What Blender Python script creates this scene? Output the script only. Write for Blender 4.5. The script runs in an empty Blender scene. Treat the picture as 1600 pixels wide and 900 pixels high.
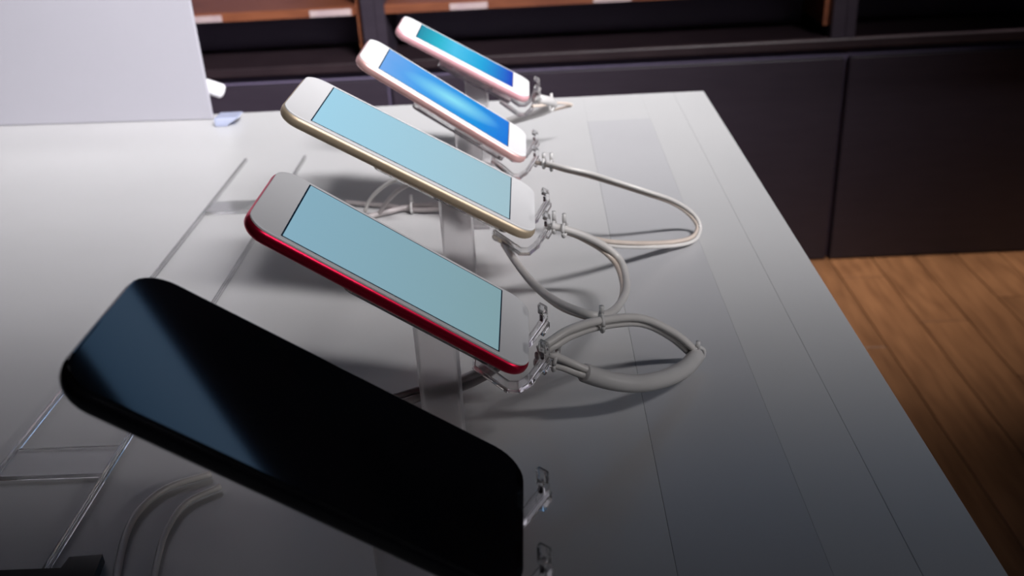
import bpy, bmesh, math, random
from mathutils import Vector, Matrix

scene = bpy.context.scene
C = scene.collection
random.seed(4)
R = math.radians

# ------------------------------------------------------------------ camera
cam_d = bpy.data.cameras.new('camera')
cam = bpy.data.objects.new('camera', cam_d)
C.objects.link(cam)
cam_d.sensor_fit = 'HORIZONTAL'
cam_d.sensor_width = 36.0
cam_d.lens = 36.0 * 1503.0 / 1600.0
cam_d.clip_start = 0.01
right = Vector((0.99858, 0.01237, -0.05182))
down = Vector((-0.04085, -0.44680, -0.89370))
fwd = Vector((-0.03421, 0.89455, -0.44566))
m = Matrix((right, -down, -fwd)).transposed().to_4x4()
m.translation = Vector((0, 0, 1.187))
cam.matrix_world = m
cam_d.dof.use_dof = True
cam_d.dof.focus_distance = 0.46
cam_d.dof.aperture_fstop = 13.0
scene.camera = cam

# ------------------------------------------------------------------ world, lights, exposure
world = bpy.data.worlds.new('shop_air')
scene.world = world
world.use_nodes = True
world.node_tree.nodes['Background'].inputs[0].default_value = (0.75, 0.75, 0.9, 1)
world.node_tree.nodes['Background'].inputs[1].default_value = 0.02
scene.view_settings.view_transform = 'Standard'
scene.view_settings.look = 'None'
scene.view_settings.exposure = 0.0
scene.view_settings.gamma = 1.0
scene.view_settings.use_curve_mapping = False

def strip_light(name, loc, target, sx, sy, power, spread, col):
    d = bpy.data.lights.new(name, 'AREA')
    d.shape = 'RECTANGLE'; d.size = sx; d.size_y = sy
    d.energy = power; d.spread = R(spread); d.color = col
    o = bpy.data.objects.new(name, d); C.objects.link(o)
    o.location = loc
    o.rotation_euler = (Vector(target) - Vector(loc)).to_track_quat('-Z', 'Y').to_euler()
    return o
# added lights, no fixtures in view: narrow beams leave the near table dark
strip_light('table_key', (-0.55, 1.25, 2.92), (-0.55, 1.25, 0), 1.3, 0.10, 1.0, 44, (1.0, 0.985, 0.99))  # added above the far end, throws shadows toward the camera
for hx in (0.7, 1.0, 1.3, 1.6):
    strip_light('front_fill', (hx, -0.75, 2.92), (hx - 1.5, 1.79, 0.9), 0.24, 0.24, 5.2, 39.5, (1.0, 0.97, 0.985))  # added row from front right, beam edge fades the table toward the camera
strip_light('aisle_fill', (1.3, 2.30, 2.92), (1.3, 2.36, 0), 2.6, 0.10, 7.0, 31, (1.0, 0.93, 0.88))  # added to brighten the far floor and cabinet fronts
strip_light('side_fill', (2.9, -0.5, 2.0), (0.0, 0.80, 0.98), 1.2, 0.10, 0.65, 30, (1.0, 0.97, 0.98))  # added low fill for the white phone borders

# ------------------------------------------------------------------ material helpers
def mat(name, col, rough=0.5, metal=0.0, **kw):
    mt = bpy.data.materials.new(name); mt.use_nodes = True
    b = mt.node_tree.nodes['Principled BSDF']
    b.inputs['Base Color'].default_value = (*col, 1)
    b.inputs['Roughness'].default_value = rough
    b.inputs['Metallic'].default_value = metal
    for k, v in kw.items():
        b.inputs[k].default_value = v
    return mt

def noisy(name, col, col2, scale, rough=0.5, stretch=(1, 1, 1), detail=4, lo=0.35, hi=0.65, bump=0.0, rnd=0.0, **kw):
    mt = mat(name, col, rough, **kw)
    nt = mt.node_tree; b = nt.nodes['Principled BSDF']
    tc = nt.nodes.new('ShaderNodeTexCoord'); mp = nt.nodes.new('ShaderNodeMapping')
    mp.inputs['Scale'].default_value = stretch
    nz = nt.nodes.new('ShaderNodeTexNoise'); nz.inputs['Scale'].default_value = scale; nz.inputs['Detail'].default_value = detail
    rp = nt.nodes.new('ShaderNodeValToRGB')
    rp.color_ramp.elements[0].position = lo; rp.color_ramp.elements[1].position = hi
    rp.color_ramp.elements[0].color = (*col, 1); rp.color_ramp.elements[1].color = (*col2, 1)
    nt.links.new(tc.outputs['Object'], mp.inputs[0]); nt.links.new(mp.outputs[0], nz.inputs['Vector'])
    nt.links.new(nz.outputs['Fac'], rp.inputs[0])
    out = rp.outputs[0]
    if rnd:
        oi = nt.nodes.new('ShaderNodeObjectInfo')
        add = nt.nodes.new('ShaderNodeVectorMath'); add.operation = 'ADD'
        nt.links.new(tc.outputs['Object'], add.inputs[0])
        sc = nt.nodes.new('ShaderNodeVectorMath'); sc.operation = 'SCALE'; sc.inputs['Scale'].default_value = 7.0
        cb = nt.nodes.new('ShaderNodeCombineXYZ')
        nt.links.new(oi.outputs['Random'], cb.inputs[0]); nt.links.new(oi.outputs['Random'], cb.inputs[1])
        nt.links.new(cb.outputs[0], sc.inputs[0]); nt.links.new(sc.outputs[0], add.inputs[1])
        nt.links.new(add.outputs[0], mp.inputs[0])
        hs = nt.nodes.new('ShaderNodeHueSaturation')
        mr = nt.nodes.new('ShaderNodeMapRange'); mr.inputs['To Min'].default_value = 1 - rnd; mr.inputs['To Max'].default_value = 1 + rnd
        nt.links.new(oi.outputs['Random'], mr.inputs[0]); nt.links.new(mr.outputs[0], hs.inputs['Value'])
        nt.links.new(out, hs.inputs['Color']); out = hs.outputs[0]
    nt.links.new(out, b.inputs['Base Color'])
    if bump:
        bp = nt.nodes.new('ShaderNodeBump'); bp.inputs['Strength'].default_value = bump; bp.inputs['Distance'].default_value = 0.001
        nt.links.new(nz.outputs['Fac'], bp.inputs['Height']); nt.links.new(bp.outputs[0], b.inputs['Normal'])
    return mt

def srgb(r, g, b):
    f = lambda c: (c / 255 / 12.92) if c / 255 <= 0.04045 else ((c / 255 + 0.055) / 1.055) ** 2.4
    return (f(r), f(g), f(b))

def screen_mat(name, stops, strength=1.0, blob=None):
    """lit display: a flat colour or a wallpaper running along the length of the phone (generated x)"""
    mt = mat(name, (0.01, 0.01, 0.012), 0.25)
    nt = mt.node_tree; b = nt.nodes['Principled BSDF']
    tc = nt.nodes.new('ShaderNodeTexCoord'); sx = nt.nodes.new('ShaderNodeSeparateXYZ')
    nt.links.new(tc.outputs['Generated'], sx.inputs[0])
    rp = nt.nodes.new('ShaderNodeValToRGB'); els = rp.color_ramp.elements
    for i, (p, c) in enumerate(stops):
        e = els[i] if i < 2 else els.new(p)
        e.position = p; e.color = (*srgb(*c), 1)
    nz = nt.nodes.new('ShaderNodeTexNoise'); nz.inputs['Scale'].default_value = 3.0; nz.inputs['Detail'].default_value = 2
    nt.links.new(tc.outputs['Generated'], nz.inputs['Vector'])
    ma = nt.nodes.new('ShaderNodeMath'); ma.operation = 'MULTIPLY_ADD'; ma.inputs[1].default_value = 0.16 if blob else 0.05
    sub = nt.nodes.new('ShaderNodeMath'); sub.operation = 'SUBTRACT'; sub.inputs[1].default_value = 0.5
    nt.links.new(nz.outputs['Fac'], sub.inputs[0]); nt.links.new(sub.outputs[0], ma.inputs[0]); nt.links.new(sx.outputs['X'], ma.inputs[2])
    nt.links.new(ma.outputs[0], rp.inputs[0])
    out = rp.outputs[0]
    if blob:
        bx, by, rx, ry, ang, bc = blob
        mp = nt.nodes.new('ShaderNodeMapping'); mp.vector_type = 'TEXTURE'
        mp.inputs['Location'].default_value = (bx, by, 0.5); mp.inputs['Rotation'].default_value = (0, 0, ang); mp.inputs['Scale'].default_value = (rx, ry, 10)
        gr = nt.nodes.new('ShaderNodeTexGradient'); gr.gradient_type = 'SPHERICAL'
        nt.links.new(tc.outputs['Generated'], mp.inputs[0]); nt.links.new(mp.outputs[0], gr.inputs[0])
        mx = nt.nodes.new('ShaderNodeMix'); mx.data_type = 'RGBA'
        nt.links.new(gr.outputs['Fac'], mx.inputs['Factor']); nt.links.new(out, mx.inputs[6]); mx.inputs[7].default_value = (*srgb(*bc), 1)
        out = mx.outputs[2]
    nt.links.new(out, b.inputs['Emission Color']); b.inputs['Emission Strength'].default_value = strength
    return mt

M = {}
M['table'] = noisy('white_laminate', (0.49, 0.49, 0.492), (0.51, 0.51, 0.512), 6, 0.26, detail=3, **{'Specular IOR Level': 0.35})
M['table_inlay'] = noisy('pale_grey_laminate', (0.455, 0.455, 0.468), (0.47, 0.47, 0.483), 6, 0.25, **{'Specular IOR Level': 0.35})
M['panel'] = noisy('lavender_white_board', (0.37, 0.365, 0.41), (0.385, 0.38, 0.425), 3, 0.35)
M['cabinet'] = noisy('dark_laminate', (0.029, 0.022, 0.034), (0.034, 0.026, 0.039), 9, 0.42, stretch=(1, 1, 6))
M['cabinet_dark'] = noisy('dark_carcass', (0.16, 0.13, 0.22), (0.17, 0.14, 0.23), 9, 0.55)
M['ledge'] = noisy('brown_black_edge', (0.020, 0.012, 0.016), (0.026, 0.016, 0.020), 12, 0.4)
M['shelf_wood'] = noisy('red_brown_wood', (0.15, 0.045, 0.022), (0.23, 0.075, 0.034), 8, 0.45, stretch=(1, 7, 7))
M['label_strip'] = noisy('pale_strip', (0.42, 0.32, 0.34), (0.5, 0.4, 0.4), 20, 0.5)
M['floor_wood'] = noisy('oak_plank', (0.155, 0.067, 0.028), (0.265, 0.122, 0.053), 5.0, 0.36, stretch=(9, 1.0, 9), detail=6, lo=0.3, hi=0.7, bump=0.15, rnd=0.22)
M['floor_base'] = noisy('floor_substrate', (0.10, 0.045, 0.02), (0.14, 0.06, 0.03), 5, 0.6)
M['wall'] = noisy('dark_wall_paint', (0.09, 0.085, 0.095), (0.10, 0.095, 0.105), 4, 0.8)
M['ceiling'] = noisy('grey_ceiling_paint', (0.16, 0.16, 0.165), (0.175, 0.175, 0.18), 4, 0.85)
M['acrylic'] = mat('clear_acrylic', (0.985, 0.985, 0.99), 0.08, **{'Transmission Weight': 0.93, 'IOR': 1.3})
M['acrylic_blue'] = mat('blue_tinted_acrylic', (0.74, 0.80, 1.0), 0.15, **{'Transmission Weight': 0.6, 'IOR': 1.46})
M['post'] = noisy('milky_acrylic', (0.93, 0.91, 0.915), (0.95, 0.93, 0.935), 15, 0.35, **{'Transmission Weight': 0.85, 'IOR': 1.08})
M['white_glass'] = noisy('white_front_glass', (0.88, 0.88, 0.89), (0.90, 0.90, 0.91), 30, 0.12)
M['white_body'] = noisy('white_gloss_plastic', (0.80, 0.80, 0.83), (0.83, 0.83, 0.86), 30, 0.2)
M['red_metal'] = noisy('red_anodised_metal', (0.60, 0.006, 0.045), (0.64, 0.009, 0.055), 200, 0.33, metal=0.85)
M['gold_metal'] = noisy('gold_anodised_metal', (0.62, 0.50, 0.35), (0.65, 0.53, 0.38), 200, 0.5, metal=0.7)
M['pink_metal'] = noisy('rose_anodised_metal', (0.76, 0.45, 0.43), (0.79, 0.48, 0.46), 200, 0.45, metal=0.6)
M['rose_metal'] = noisy('pale_rose_anodised_metal', (0.72, 0.38, 0.42), (0.75, 0.41, 0.45), 200, 0.5, metal=0.3)
M['black_body'] = noisy('black_gloss_body', (0.006, 0.006, 0.009), (0.009, 0.009, 0.012), 60, 0.12)
M['black_glass'] = noisy('black_front_glass', (0.0035, 0.004, 0.006), (0.005, 0.0055, 0.008), 20, 0.05)
M['screen_edge'] = mat('dark_screen_edge', (0.006, 0.025, 0.05), 0.3)
M['cable'] = noisy('white_cable_jacket', (0.58, 0.56, 0.54), (0.63, 0.61, 0.59), 40, 0.35)
M['cable_beige'] = noisy('beige_cable_jacket', (0.54, 0.46, 0.40), (0.60, 0.52, 0.46), 40, 0.35)
M['cable_grey'] = noisy('grey_cable_jacket', (0.34, 0.31, 0.31), (0.40, 0.36, 0.36), 40, 0.4)
M['sleeve'] = noisy('white_ribbed_sleeve', (0.52, 0.51, 0.505), (0.56, 0.55, 0.545), 40, 0.35)
M['tie'] = mat('milky_nylon', (0.78, 0.77, 0.76), 0.35, **{'Transmission Weight': 0.3})
M['dark_pin'] = noisy('dark_pin_metal', (0.05, 0.03, 0.035), (0.08, 0.05, 0.05), 80, 0.35)
M['scr_red'] = screen_mat('pale_cyan_display_shaded', [(0, (126, 158, 165)), (1, (132, 172, 190))])  # darkening toward the camera is put into this screen colour
M['scr_gold'] = screen_mat('pale_cyan_display', [(0, (160, 192, 203)), (1, (160, 210, 232))])
M['scr_pink'] = screen_mat('blue_wallpaper_display', [(0, (0, 118, 220)), (1, (112, 170, 238)), (0.3, (0, 148, 226)), (0.72, (66, 160, 236))], blob=(0.46, 0.5, 0.36, 0.42, -0.9, (140, 228, 248)))
M['scr_rose'] = screen_mat('teal_wallpaper_display', [(0, (0, 62, 196)), (1, (0, 140, 165)), (0.35, (0, 168, 222)), (0.62, (70, 196, 236)), (0.8, (20, 180, 205))])
M['header_glow'] = mat('header_light_diffuser', (0.6, 0.7, 0.8), 0.5, **{'Emission Color': (0.26, 0.56, 1.0, 1), 'Emission Strength': 0.9})

# ------------------------------------------------------------------ mesh helpers
def link(name, bm, material, parent=None, loc=None, smooth=False):
    me = bpy.data.meshes.new(name)
    bmesh.ops.recalc_face_normals(bm, faces=bm.faces)
    bm.to_mesh(me); bm.free()
    if smooth:
        for f in me.polygons: f.use_smooth = True
    me.materials.append(material)
    o = bpy.data.objects.new(name, me); C.objects.link(o)
    if parent: o.parent = parent
    if loc: o.location = loc
    return o

def add_box(bm, x0, x1, y0, y1, z0, z1, bevel=0.0, seg=2):
    r = bmesh.ops.create_cube(bm, size=1.0)
    vs = r['verts']
    for v in vs:
        v.co = Vector(((x0 + x1) / 2 + v.co.x * (x1 - x0), (y0 + y1) / 2 + v.co.y * (y1 - y0), (z0 + z1) / 2 + v.co.z * (z1 - z0)))
    if bevel:
        es = list({e for v in vs for e in v.link_edges})
        bmesh.ops.bevel(bm, geom=es, offset=bevel, segments=seg, affect='EDGES', profile=0.5)

def box(name, x0, x1, y0, y1, z0, z1, material, parent=None, bevel=0.0):
    bm = bmesh.new(); add_box(bm, x0, x1, y0, y1, z0, z1, bevel)
    return link(name, bm, material, parent)

def rr(L, W, r, n=7):
    """outline of a rounded rectangle, x 0..L, y -W/2..W/2"""
    r = max(r, 1e-5); pts = []
    for cx, cy, a0 in ((L - r, W / 2 - r, 0), (r, W / 2 - r, 90), (r, -W / 2 + r, 180), (L - r, -W / 2 + r, 270)):
        for k in range(n + 1):
            a = R(a0 + 90 * k / n); pts.append((cx + r * math.cos(a), cy + r * math.sin(a)))
    return pts

def slab(L, W, r, profile, ox=0.0, n=7):
    """stack of rounded rectangles: profile = [(inset, z), ...] bottom to top, capped"""
    bm = bmesh.new(); loops = []
    for ins, z in profile:
        loops.append([bm.verts.new((ox + ins + x, y, z)) for x, y in rr(L - 2 * ins, W - 2 * ins, r - ins, n)])
    k = len(loops[0])
    for a, b in zip(loops, loops[1:]):
        for i in range(k): bm.faces.new((a[i], a[(i + 1) % k], b[(i + 1) % k], b[i]))
    bm.faces.new(list(reversed(loops[0]))); bm.faces.new(loops[-1])
    return bm

def smooth_pts(pts, sub=8):
    P = [Vector(p) for p in pts]; P = [2 * P[0] - P[1]] + P + [2 * P[-1] - P[-2]]
    out = []
    for i in range(1, len(P) - 2):
        a, b, c, d = P[i - 1:i + 3]
        for k in range(sub):
            t = k / sub
            out.append(0.5 * ((2 * b) + (c - a) * t + (2 * a - 5 * b + 4 * c - d) * t * t + (3 * b - a - 3 * c + d) * t ** 3))
    out.append(P[-2]); return out

def add_tube(bm, pts, rad, seg=10, sub=8, rib=0.0, ribn=1, smooth=True):
    P = smooth_pts(pts, sub) if smooth else [Vector(p) for p in pts]
    if rib:
        Q = []
        for a, b in zip(P, P[1:]):
            for k in range(2): Q.append(a.lerp(b, k / 2))
        P = Q + [P[-1]]
    n = len(P); up = Vector((0.13, 0.21, 1)); rings = []
    for i, p in enumerate(P):
        t = (P[min(i + 1, n - 1)] - P[max(i - 1, 0)]).normalized()
        s = up.cross(t)
        if s.length < 1e-4: s = Vector((1, 0, 0)).cross(t)
        s.normalize(); w = t.cross(s).normalized(); up = w
        rr_ = rad * (1 + (rib if (i % 2) else -rib))
        rings.append([bm.verts.new(p + (s * math.cos(2 * math.pi * k / seg) + w * math.sin(2 * math.pi * k / seg)) * rr_) for k in range(seg)])
    for a, b in zip(rings, rings[1:]):
        for k in range(seg): bm.faces.new((a[k], a[(k + 1) % seg], b[(k + 1) % seg], b[k]))
    bm.faces.new(list(reversed(rings[0]))); bm.faces.new(rings[-1])

def tube(name, pts, rad, material, parent=None, **kw):
    bm = bmesh.new(); add_tube(bm, pts, rad, **kw)
    return link(name, bm, material, parent, smooth=True)

def strip_profile(pts, half, th, y):
    """flat strip bent along pts (x, z), width 2*half in y, thickness th"""
    bm = bmesh.new(); n = len(pts); P = [Vector((a, 0, b)) for a, b in pts]; rings = []
    for i, p in enumerate(P):
        t = (P[min(i + 1, n - 1)] - P[max(i - 1, 0)]).normalized(); w = Vector((-t.z, 0, t.x))
        rings.append([bm.verts.new(p + w * th / 2 * a + Vector((0, y + half * b, 0))) for a, b in ((1, 1), (1, -1), (-1, -1), (-1, 1))])
    for a, b in zip(rings, rings[1:]):
        for k in range(4): bm.faces.new((a[k], a[(k + 1) % 4], b[(k + 1) % 4], b[k]))
    bm.faces.new(list(reversed(rings[0]))); bm.faces.new(rings[-1])
    bmesh.ops.bevel(bm, geom=list(bm.edges), offset=th * 0.16, segments=1, affect='EDGES')
    return bm

def tag(o, label, cat, group=None):
    o['label'] = label; o['category'] = cat
    if group: o['group'] = group
    return o

def thing(name, label, cat, loc=(0, 0, 0), group=None):
    o = bpy.data.objects.new(name, None); C.objects.link(o)
    o.location = loc; o.empty_display_size = 0.02
    return tag(o, label, cat, group)

def struct(o):
    o['kind'] = 'structure'; return o

# ------------------------------------------------------------------ room
floor = struct(box('floor', -3.0, 3.2, -2.6, 2.96, -0.06, -0.012, M['floor_base']))
floor['label'] = 'warm brown wooden plank floor'
PW, PL = 0.118, 1.15
bm = bmesh.new(); add_box(bm, -PW / 2 + .0012, PW / 2 - .0012, -PL / 2 + .001, PL / 2 - .001, -0.012, 0, 0.0012, 1)
plank0 = link('plank', bm, M['floor_wood'], floor)
first = True
nx = int(6.2 / PW)
for i in range(nx):
    x = -3.0 + PW / 2 + i * PW + 0.03
    top = 2.955
    ln = PL * (0.45 + 0.55 * ((i * 0.41) % 1.0))          # a cut plank starts each row at the wall
    while top > -2.55:
        ln = min(ln, top + 2.595)
        o = plank0 if first else plank0.copy()
        if not first: C.objects.link(o); o.parent = floor
        first = False
        o.location = (x, top - ln / 2, 0); o.scale = (1, ln / PL, 1)
        top -= ln; ln = PL
struct(box('wall_back', -3.0, 3.2, 2.96, 3.06, -0.06, 3.06, M['wall']))
struct(box('wall_left', -3.1, -3.0, -2.6, 3.06, -0.06, 3.06, M['wall']))
struct(box('wall_right', 3.2, 3.3, -2.6, 3.06, -0.06, 3.06, M['wall']))
struct(box('wall_front', -3.1, 3.3, -2.7, -2.6, -0.06, 3.06, M['wall']))
struct(box('ceiling', -3.0, 3.2, -2.6, 2.96, 3.0, 3.06, M['ceiling']))

# ------------------------------------------------------------------ cabinets and shelving along the back
UN = [(-1.565, -0.385, 'dark low cabinet at the left, behind the tilted phones and white panel'),
      (-0.385, 0.800, 'dark low cabinet between the phones and the vertical joint at right'),
      (0.800, 1.985, 'dark low cabinet right of the vertical joint, above the wooden floor')]
for x0, x1, lab in UN:
    t = thing('low_cabinet', lab, 'cabinet', ((x0 + x1) / 2, 2.70, 0), 'dark low cabinets along the back wall')
    cx, cy = (x0 + x1) / 2, 2.70
    box('body', x0 - cx + .001, x1 - cx - .001, 2.505 - cy, 2.95 - cy, 0.0, 0.598, M['cabinet_dark'], t)
    box('front_panel', x0 - cx + .007, x1 - cx - .007, 2.48 - cy, 2.504 - cy, 0.004, 0.572, M['cabinet'], t, 0.0015)
SH = [(-1.565, -0.385, 'dark open shelf bay with red-brown wooden shelf and pale strips at top left'),
      (-0.385, 0.800, 'dark open shelf bay behind the far phone, centre of the back wall'),
      (0.800, 1.985, 'dark open shelf bay at the top right corner')]
led = box('ledge_board', -1.565, 1.985, 2.47, 2.955, 0.599, 0.622, M['ledge'], None, 0.002)
tag(led, 'long dark brown ledge board lying on top of the low cabinets', 'ledge')
for bi, (x0, x1, lab) in enumerate(SH):
    cx, cy = (x0 + x1) / 2, 2.72
    t = thing('shelf_bay', lab, 'shelf', (cx, cy, 0.622), 'dark shelf bays standing on the ledge')
    z0 = 0.0
    box('back_panel', x0 - cx + .002, x1 - cx - .002, 2.935 - cy, 2.953 - cy, z0, 1.60, M['cabinet_dark'], t)
    box('upright', x1 - .050 - cx, x1 - .016 - cx, 2.475 - cy, 2.934 - cy, z0, 1.60, M['cabinet'], t, 0.0015)
    box('wood_liner', x1 - .066 - cx, x1 - .0505 - cx, 2.50 - cy, 2.934 - cy, z0 + 0.03, 1.60, M['shelf_wood'], t)
    box('upright', x0 - .0155 - cx, x0 + .010 - cx, 2.475 - cy, 2.934 - cy, z0, 1.60, M['cabinet'], t, 0.0015)
    box('recess_lift_panel', x0 + .0105 - cx, x1 - .0665 - cx, 2.70 - cy, 2.71 - cy, z0, 0.1178, M['cabinet_dark'], t)  # added panel set forward, paler so the shaded recess reads less black
    for zz in (0.118,):
        s = box('shelf_board', x0 + .0105 - cx, x1 - .0665 - cx, 2.478 - cy, 2.934 - cy, zz, zz + .022, M['shelf_wood'], t)  # the right bay's board is unseen, added to shade its back panel
        if zz < 0.2:
            for px in ((-0.885, -0.79), (-0.565, -0.46)) if bi == 0 else ((-0.21, -0.115), (0.15, 0.245), (0.45, 0.545)) if bi == 1 else ((1.05, 1.145), (1.5, 1.595)):
                box('price_strip', px[0] - cx, px[1] - cx, 2.4755 - cy, 2.4778 - cy, zz + .001, zz + .017, M['label_strip'], s)
# lit header above the shelving (its reflection lies in the black phone)
t = thing('header_lightbox', 'pale blue lit header box on the wall above the shelving', 'lightbox', (0.3, 2.6, 2.36))
box('housing', -1.8, 1.7, -0.17, 0.345, 0.0, 0.30, M['cabinet_dark'], t, 0.003)
box('diffuser', -1.78, 1.68, -0.185, -0.171, 0.03, 0.27, M['header_glow'], t)

# ------------------------------------------------------------------ display table
TZ = 0.90
t = thing('display_table', 'long glossy white display table carrying the row of phones', 'table', (-0.3, 0.35, 0))
ox, oy = 0.3, -0.35
def tb(name, x0, x1, y0, y1, z0, z1, material, bevel=0.0):
    return box(name, x0 + ox, x1 + ox, y0 + oy, y1 + oy, z0, z1, material, t, bevel)
tb('table_top', -1.05, 0.0499, -0.45, 1.040, 0.862, TZ, M['table'], 0.0002)
tb('inlay_strip', 0.0500, 0.1130, -0.45, 0.9477, 0.862, TZ, M['table_inlay'], 0.00015)
tb('inlay_end', 0.0499, 0.1130, 0.9477, 1.040, 0.862, TZ, M['table'], 0.00015)
tb('edge_board', 0.1130, 0.1483, -0.45, 1.040, 0.862, TZ, M['table'], 0.00015)
tb('edge_board', 0.1483, 0.182, -0.45, 1.040, 0.862, TZ, M['table'], 0.0004)
tb('under_frame', -1.0, 0.15, -0.42, 1.0, 0.80, 0.8615, M['table'])
tb('side_panel', -0.98, -0.94, -0.40, 0.98, 0.0, 0.7995, M['table'])
tb('side_panel', 0.10, 0.14, -0.40, 0.98, 0.0, 0.7995, M['table'])

# upright panel at the far left end of the table
bm = bmesh.new(); add_box(bm, -0.62, 0.0, 0.0, 0.005, 0.0, 0.62, 0.0012)
pan = link('sign_panel', bm, M['panel'])
pan.location = (-0.3545, 1.018, TZ + .0002); pan.rotation_euler = (0, 0, R(-3.4))
tag(pan, 'plain lavender-white upright panel standing at the far left end of the table', 'panel')

# ------------------------------------------------------------------ phones
def frame_matrix(loc, a):
    u = Vector((-math.cos(a), 0, math.sin(a))); n = Vector((math.sin(a), 0, math.cos(a)))
    mm = Matrix((u, Vector((0, -1, 0)), n)).transposed().to_4x4(); mm.translation = Vector(loc)
    return mm

def side_profile(th, rnd, top=0.0004):
    """rounded metal side from the back (z=-th) up to just under the glass"""
    pr = []
    for k in range(7):
        a = R(-90 + 80 * k / 6); pr.append((rnd * (1 - math.cos(a)), -th + rnd * (1 + math.sin(a))))
    for k in range(5):
        a = R(10 + 55 * k / 4); pr.append((rnd * 0.75 * (1 - math.cos(a)), -top - rnd * 0.68 * (1 - math.sin(a))))
    return pr

def make_phone(name, label, loc, alpha, L, W, th, r, sl, sw, body, glass, scr):
    t = thing(name, label, 'phone', group='phones tilted on clear stands')
    t.matrix_world = frame_matrix(loc, alpha)
    link('frame', slab(L, W, r, side_profile(th, th * 0.5)), body, t, smooth=True)
    g = 0.0011
    link('front_glass', slab(L - 2 * g, W - 2 * g, r - g, [(0, -0.0012), (0, -0.0002), (0.0003, -0.00004), (0.0007, 0)], ox=g), glass, t)
    if scr:
        b0 = (L - sl) / 2
        link('screen_border', slab(sl + .0015, sw + .0015, 0.0003, [(0, 0.00002), (0, 0.00006)], ox=b0 - .00075, n=2), M['screen_edge'], t)
        s = link('screen', slab(sl, sw, 0.0002, [(0, 0.00007), (0, 0.00012)], ox=b0, n=2), scr, t)
        s['label'] = 'lit blue screen'
    return t

def make_stand(label, loc, alpha, th, ys, L, ybase, plate=True):
    """milky post, clear plate behind the phone and two clear hooks round its lower end"""
    x0 = -0.052
    t = thing('phone_stand', label, 'stand', (x0, loc[1], TZ), 'clear phone stands in a row')
    fm = frame_matrix(loc, alpha); base = Matrix.Translation(Vector((x0, loc[1], TZ)))
    loc_m = base.inverted() @ fm
    ca, sa = math.cos(alpha), math.sin(alpha)
    # post: follows the slope of the plate at its top
    bm = bmesh.new(); add_box(bm, -0.0095, 0.0095, -0.008, 0.008, 0.0, 0.05, 0.0012)
    dx = lambda x: (loc[0] - (x0 + x)) / ca              # distance along the phone
    for v in bm.verts:
        if v.co.z > 0.025:
            s = dx(v.co.x); v.co.z += loc[2] + s * sa - (th + 0.0085) / ca - TZ - 0.05 + .0006
    link('post', bm, M['post'], t)
    foot = bmesh.new(); add_box(foot, -0.012, 0.012, -0.010, 0.010, 0.0002, 0.003, 0.0006)
    link('foot', foot, M['post'], t)
    bm = slab(L * 0.55, 0.034, 0.004, [(0, -th - 0.0085), (0, -th - 0.0055)], ox=0.012)
    o = link('back_plate', bm, M['acrylic'], t); o.matrix_local = loc_m
    bm = slab(L * 0.30, 0.026, 0.003, [(0, -th - 0.0054), (0, -th - 0.0003)], ox=0.03)
    o = link('sensor_pad', bm, M['post'], t); o.matrix_local = loc_m
    for yv in ys:
        zz = -th - 0.0072
        pr = [(0.020, zz - .003), (0.010, zz - .0045), (0.0, zz - 0.006), (-0.0045, zz - 0.0035), (-0.0068, zz + .003), (-0.0068, -0.003), (-0.0068, 0.003), (-0.0045, 0.0062), (-0.0005, 0.0062)]
        o = link('hook', strip_profile(pr, 0.0042, 0.0024, yv), M['acrylic'], t); o.matrix_local = loc_m
        bm = bmesh.new(); add_box(bm, -0.0105, -0.0082, yv - .003, yv + .003, -0.005, 0.001, 0.0005)
        o2 = link('hook_tab', bm, M['acrylic'], o)
        bm = bmesh.new(); add_box(bm, -0.0053, -0.0038, yv - .0030, yv + .0030, 0.0015, 0.0027, 0.0003)
        o2 = link('pin', bm, M['dark_pin'], o)
    return t

def C0(x, y, z): return (x, y, z)
PH = [
 # name, label, loc(bottom end centre on the glass), alpha, L, W, th, r, sl, sw, body, glass, screen, hook offsets
 ('red_smartphone', 'red-framed white phone with shade-darkened pale blue screen, nearest of the lit phones', (-0.0074, 0.3933, 0.9657), 34.4, .1383, .0671, .0073, .0115, .104, .0585, 'red_metal', 'white_glass', 'scr_red', (-0.019, 0.017), 'clear stand with white post under the red-framed phone'),
 ('gold_smartphone', 'large gold-framed white phone with pale blue screen, second lit phone from the front', (-0.0031, 0.5422, 0.9686), 31.0, .1582, .0779, .0075, .0125, .1215, .0683, 'gold_metal', 'white_glass', 'scr_gold', (-0.020, 0.020), 'clear stand with white post under the gold-framed phone'),
 ('pink_smartphone', 'rose-framed white phone with bright blue wallpaper, behind the gold-framed phone', (-0.0086, 0.6881, 0.9620), 35.1, .1383, .0671, .0073, .0115, .104, .0585, 'pink_metal', 'white_glass', 'scr_pink', (-0.019, 0.019), 'clear stand with white post under the rose phone with blue wallpaper'),
 ('small_pink_smartphone', 'small pale pink phone with teal to blue wallpaper, farthest of the row', (-0.0054, 0.8200, 0.9696), 30.7, .1238, .0586, .0078, .0095, .0885, .0498, 'rose_metal', 'white_glass', 'scr_rose', (-0.016, 0.014), 'clear stand with white post under the farthest small pink phone'),
 ('black_smartphone', 'glossy black phone with switched-off screen, nearest the camera', (-0.0095, 0.2574, 0.9692), 34.4, .1532, .0712, .0088, .0135, 0, 0, 'black_body', 'black_glass', None, (-0.020, 0.020), 'clear stand under the black phone nearest the camera'),
]
for (nm, lab, loc, al, L, W, th, r, sl, sw, body, glass, scr, ys, slab_) in PH:
    make_phone(nm, lab, loc, R(al), L, W, th, r, sl, sw, M[body], M[glass], M[scr] if scr else None)
    make_stand(slab_, loc, R(al), th, ys, L, 0)

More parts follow.
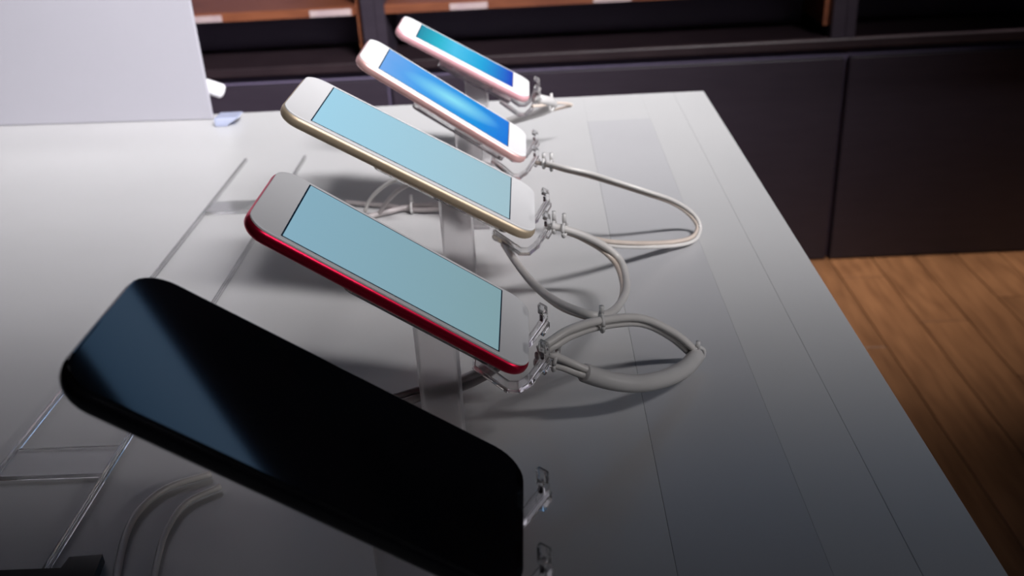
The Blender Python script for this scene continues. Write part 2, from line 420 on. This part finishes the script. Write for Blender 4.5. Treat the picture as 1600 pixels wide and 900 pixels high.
# ------------------------------------------------------------------ security cables
def tie(parent, p, rad, ax=(1, 0.2, 0), tab=0.004):
    """nylon tie: a band round the strands with its head and tail"""
    bm = bmesh.new(); ax = Vector(ax).normalized(); p = Vector(p)
    s = ax.cross(Vector((0, 0, 1))).normalized(); w = s.cross(ax).normalized()
    ring = []
    for k in range(17):
        a = 2 * math.pi * k / 16; ring.append(p + (s * math.cos(a) + w * math.sin(a)) * rad)
    add_tube(bm, ring, 0.0011, seg=6, smooth=False)
    add_tube(bm, [p + w * rad, p + w * (rad + tab * .5), p + w * (rad + tab)], 0.0014, seg=6, smooth=False)
    return link('cable_tie', bm, M['tie'], parent, smooth=True)

def cable(label, strands, ties=(), group='security cables of the phones'):
    pts0 = strands[0][1]
    t = thing('security_cable', label, 'cable', group=group)
    for nm, pts, rad, mt, kw in strands:
        tube(nm, pts, rad, M[mt], t, **kw)
    for a in ties: tie(t, *a)
    return t
cable('thick white cable loop with ribbed sleeve running out from the red-framed phone', [
 ('strand', [(-0.0039, 0.3797, 0.9660), (0.0021, 0.3840, 0.9680), (0.0107, 0.3918, 0.9690), (0.0259, 0.4066, 0.9650), (0.0476, 0.4315, 0.9520), (0.0670, 0.4517, 0.9320), (0.0816, 0.4666, 0.9120), (0.0840, 0.4676, 0.9080)], .0021, 'cable', {}),
 ('strand', [(-0.0040, 0.3831, 0.9620), (0.0032, 0.3862, 0.9640), (0.0122, 0.3957, 0.9640), (0.0267, 0.4105, 0.9600), (0.0481, 0.4352, 0.9470), (0.0655, 0.4548, 0.9280), (0.0791, 0.4684, 0.9090), (0.0818, 0.4666, 0.9070)], .0021, 'cable', {}),
 ('sleeve', [(0.0171, 0.3989, 0.9410), (0.0244, 0.4034, 0.9350), (0.0342, 0.4081, 0.9290), (0.0462, 0.4156, 0.9230), (0.0612, 0.4307, 0.9160), (0.0738, 0.4476, 0.9110), (0.0830, 0.4656, 0.9080)], .0046, 'sleeve', dict(rib=.04, sub=10, seg=14)),
 ('lead', [(-0.0053, 0.3877, 0.9580), (0.0001, 0.3907, 0.9570), (0.0055, 0.3935, 0.9530), (0.0119, 0.3977, 0.9470), (0.0190, 0.3995, 0.9420)], .0019, 'cable', {}),
 ('lead', [(-0.0061, 0.3919, 0.9520), (-0.0001, 0.3942, 0.9500), (0.0066, 0.3968, 0.9460), (0.0121, 0.3988, 0.9420), (0.0182, 0.3985, 0.9390)], .0021, 'cable', {}),
], [((0.0039, 0.3952, 0.9510), .0052, (1,-.25,-.2)), ((0.0267, 0.4089, 0.9630), .0046, (1,.1,0)), ((0.0836, 0.4652, 0.9090), .0044, (.3,-.8,0), .004)])
cable('pale cable loop hanging from the gold-framed phone down to the tie above the red loop', [
 ('strand', [(-0.0311, 0.5791, 0.9360), (-0.0244, 0.5543, 0.9430), (-0.0177, 0.5179, 0.9480), (-0.0068, 0.4778, 0.9520), (0.0059, 0.4439, 0.9570), (0.0196, 0.4218, 0.9610), (0.0294, 0.4253, 0.9580), (0.0386, 0.4551, 0.9470), (0.0472, 0.4997, 0.9350), (0.0478, 0.5351, 0.9340), (0.0397, 0.5411, 0.9420), (0.0258, 0.5337, 0.9540), (0.0123, 0.5282, 0.9620), (0.0039, 0.5235, 0.9660)], .0022, 'cable', {}),
 ('strand', [(-0.0250, 0.5491, 0.9440), (-0.0168, 0.5201, 0.9440), (-0.0062, 0.4810, 0.9480), (0.0065, 0.4465, 0.9530), (0.0188, 0.4248, 0.9580), (0.0276, 0.4232, 0.9570), (0.0371, 0.4528, 0.9460), (0.0451, 0.5003, 0.9340), (0.0446, 0.5338, 0.9330), (0.0366, 0.5420, 0.9400), (0.0232, 0.5379, 0.9510), (0.0123, 0.5313, 0.9590)], .0016, 'cable_beige', {}),
], [((0.0130, 0.5262, 0.9620), .0042, (1,-.3,0), .006), ((0.0070, 0.5246, 0.9650), .0036, (1,-.2,0), .006)])
cable('thin beige cable loop sweeping far out to the right from the rose phone', [
 ('strand', [(-0.0025, 0.6490, 0.9620), (0.0055, 0.6425, 0.9620), (0.0177, 0.6330, 0.9610), (0.0334, 0.6303, 0.9570), (0.0508, 0.6264, 0.9520), (0.0727, 0.6249, 0.9440), (0.0921, 0.6362, 0.9320), (0.1074, 0.6510, 0.9160), (0.1134, 0.6513, 0.9060), (0.1067, 0.6378, 0.9040), (0.0908, 0.6225, 0.9080), (0.0653, 0.5958, 0.9200), (0.0419, 0.5697, 0.9340), (0.0266, 0.5520, 0.9460), (0.0144, 0.5364, 0.9580), (0.0017, 0.5319, 0.9630)], .0016, 'cable_beige', {}),
 ('strand', [(0.0038, 0.6395, 0.9650), (0.0177, 0.6298, 0.9640), (0.0334, 0.6285, 0.9600), (0.0514, 0.6233, 0.9550), (0.0732, 0.6219, 0.9470), (0.0936, 0.6347, 0.9340), (0.1097, 0.6507, 0.9170), (0.1150, 0.6499, 0.9060), (0.1078, 0.6331, 0.9035), (0.0914, 0.6202, 0.9060), (0.0654, 0.5962, 0.9170), (0.0419, 0.5704, 0.9310), (0.0225, 0.5479, 0.9480)], .0014, 'cable', {}),
], [((0.0082, 0.6421, 0.9620), .0038, (1,-.2,0), .005), ((0.0029, 0.6440, 0.9630), .0034, (1,-.2,0), .004)])
cable('short white sleeved cable bent behind the farthest small pink phone', [
 ('sleeve', [(-0.0029, 0.8076, 0.9650), (0.0047, 0.8111, 0.9620), (0.0125, 0.8267, 0.9550), (0.0115, 0.8459, 0.9450), (0.0010, 0.8657, 0.9350), (-0.0155, 0.8858, 0.9250), (-0.0282, 0.8986, 0.9180)], .0042, 'sleeve', dict(rib=.03, sub=10)),
 ('strand', [(-0.0043, 0.7999, 0.9600), (0.0034, 0.8076, 0.9580), (0.0113, 0.8229, 0.9550), (0.0220, 0.8480, 0.9480), (0.0311, 0.8614, 0.9420), (0.0234, 0.8614, 0.9400), (0.0139, 0.8546, 0.9400)], .0014, 'cable_beige', {}),
], [((0.0124, 0.8242, 0.9540), .0056, (1,-.4,0), .004)])
cable('grey cables with a tie tangled on the table left of the gold phone post', [
 ('strand', [(-0.0634, 0.7069, 0.9120), (-0.0794, 0.7135, 0.9080), (-0.1037, 0.7224, 0.9045), (-0.1212, 0.7159, 0.9035), (-0.1347, 0.7092, 0.9030), (-0.1464, 0.6986, 0.9030)], .0024, 'cable_grey', {}),
 ('strand', [(-0.0628, 0.7088, 0.9080), (-0.0796, 0.7128, 0.9050), (-0.1018, 0.7176, 0.9030), (-0.1228, 0.7284, 0.9030), (-0.1421, 0.7349, 0.9030), (-0.1617, 0.7416, 0.9030)], .0020, 'cable_grey', {}),
 ('strand', [(-0.1414, 0.7145, 0.9050), (-0.1361, 0.7107, 0.9150), (-0.1259, 0.7020, 0.9270), (-0.1122, 0.6905, 0.9380), (-0.0973, 0.6778, 0.9460)], .0015, 'cable', {}),
 ('strand', [(-0.1298, 0.7115, 0.9035), (-0.1217, 0.7063, 0.9150), (-0.1092, 0.6906, 0.9300), (-0.0955, 0.6747, 0.9420)], .0017, 'cable_grey', {}),
], [((-0.1038, 0.7184, 0.9050), .0046, (1,-.1,0), .006)])
cable('pair of flat grey cables running behind the post of the red-framed phone', [
 ('strand', [(-0.1028, 0.4322, 0.9025), (-0.0831, 0.4419, 0.9035), (-0.0686, 0.4416, 0.9080), (-0.0491, 0.4321, 0.9180), (-0.0344, 0.4152, 0.9340), (-0.0240, 0.3990, 0.9500)], .0024, 'cable_grey', {}),
 ('strand', [(-0.1018, 0.4261, 0.9025), (-0.0806, 0.4356, 0.9030), (-0.0673, 0.4398, 0.9050), (-0.0487, 0.4314, 0.9140), (-0.0328, 0.4167, 0.9300), (-0.0225, 0.4019, 0.9460)], .0024, 'cable_grey', {}),
])
cable('pale cables curving over the table below the black phone, near the bottom left', [
 ('strand', [(-0.1677, 0.3807, 0.9022), (-0.1860, 0.3707, 0.9022), (-0.1937, 0.3554, 0.9022), (-0.1940, 0.3377, 0.9022), (-0.1881, 0.3111, 0.9022), (-0.1814, 0.2889, 0.9022)], .0017, 'cable', {}),
 ('strand', [(-0.1599, 0.3703, 0.9022), (-0.1729, 0.3590, 0.9022), (-0.1760, 0.3411, 0.9022), (-0.1739, 0.3222, 0.9022), (-0.1689, 0.2990, 0.9022)], .0015, 'cable', {}),
])

# ------------------------------------------------------------------ small acrylic things at the left of the table
t = thing('acrylic_tray', 'long clear acrylic tray with two rails lying along the left of the table', 'tray', (-0.25, 0.55, TZ))
box('rail', -0.0295, -0.0272, -0.40, 0.32, 0.0003, 0.0035, M['acrylic'], t, 0.0005)
box('rail', 0.0272, 0.0295, -0.40, 0.32, 0.0003, 0.0035, M['acrylic'], t, 0.0005)
for cy in (-0.155, 0.195):
    box('shade_bar', -0.0270, 0.0270, cy - .012, cy + .012, 0.0003, 0.0030, M['acrylic'], t, 0.0004)  # added bars that make the soft dark shade bands across the table

# dark stepped holder at the very bottom left
poly = [(-0.2563, 0.3137, 0.9050), (-0.2130, 0.3141, 0.9050), (-0.2122, 0.3208, 0.9050), (-0.1978, 0.3218, 0.9050), (-0.1948, 0.2972, 0.9050), (-0.2523, 0.2960, 0.9050)]
bm = bmesh.new()
lo = [bm.verts.new((x, y, TZ + .0004)) for x, y, z in poly]; hi = [bm.verts.new((x, y, TZ + .005)) for x, y, z in poly]
bm.faces.new(lo); bm.faces.new(hi)
for i in range(6): bm.faces.new((lo[i], lo[(i + 1) % 6], hi[(i + 1) % 6], hi[i]))
o = link('card_holder', bm, M['black_body'])
tag(o, 'flat black stepped holder lying at the bottom left corner of the view', 'holder')

# white handset on a blue tinted stand, half hidden behind the panel
t = thing('white_handset', 'blurred white handset peeking out behind the right edge of the upright panel', 'phone', (-0.352, 1.031, TZ))
hb = slab(.034, .012, .0055, [(.003, -.0095), (.001, -.0075), (0, -.004), (0, .0025), (.001, .0045), (.003, .0055)], ox=-.017)
h = link('body', hb, M['white_body'], t, smooth=True)
h.location = (-.0035, 0, .0345); h.rotation_euler = (0, R(22), 0)
bm = bmesh.new(); add_tube(bm, [(-.012, 0, 0.0), (-.012, 0, .016), (-.011, 0, .032)], .0028, seg=8)
link('post', bm, M['post'], t, smooth=True)
bm = bmesh.new(); add_box(bm, -.013, .0125, -.012, .012, .0003, .0095, .0012)
for v in bm.verts:
    if v.co.z < .004 and v.co.x > 0: v.co.x -= .012
o = link('acrylic_block', bm, M['acrylic_blue'])
o.location = (-0.3305, 1.000, TZ)
tag(o, 'small blue-tinted acrylic block on the table beside the upright panel', 'block')
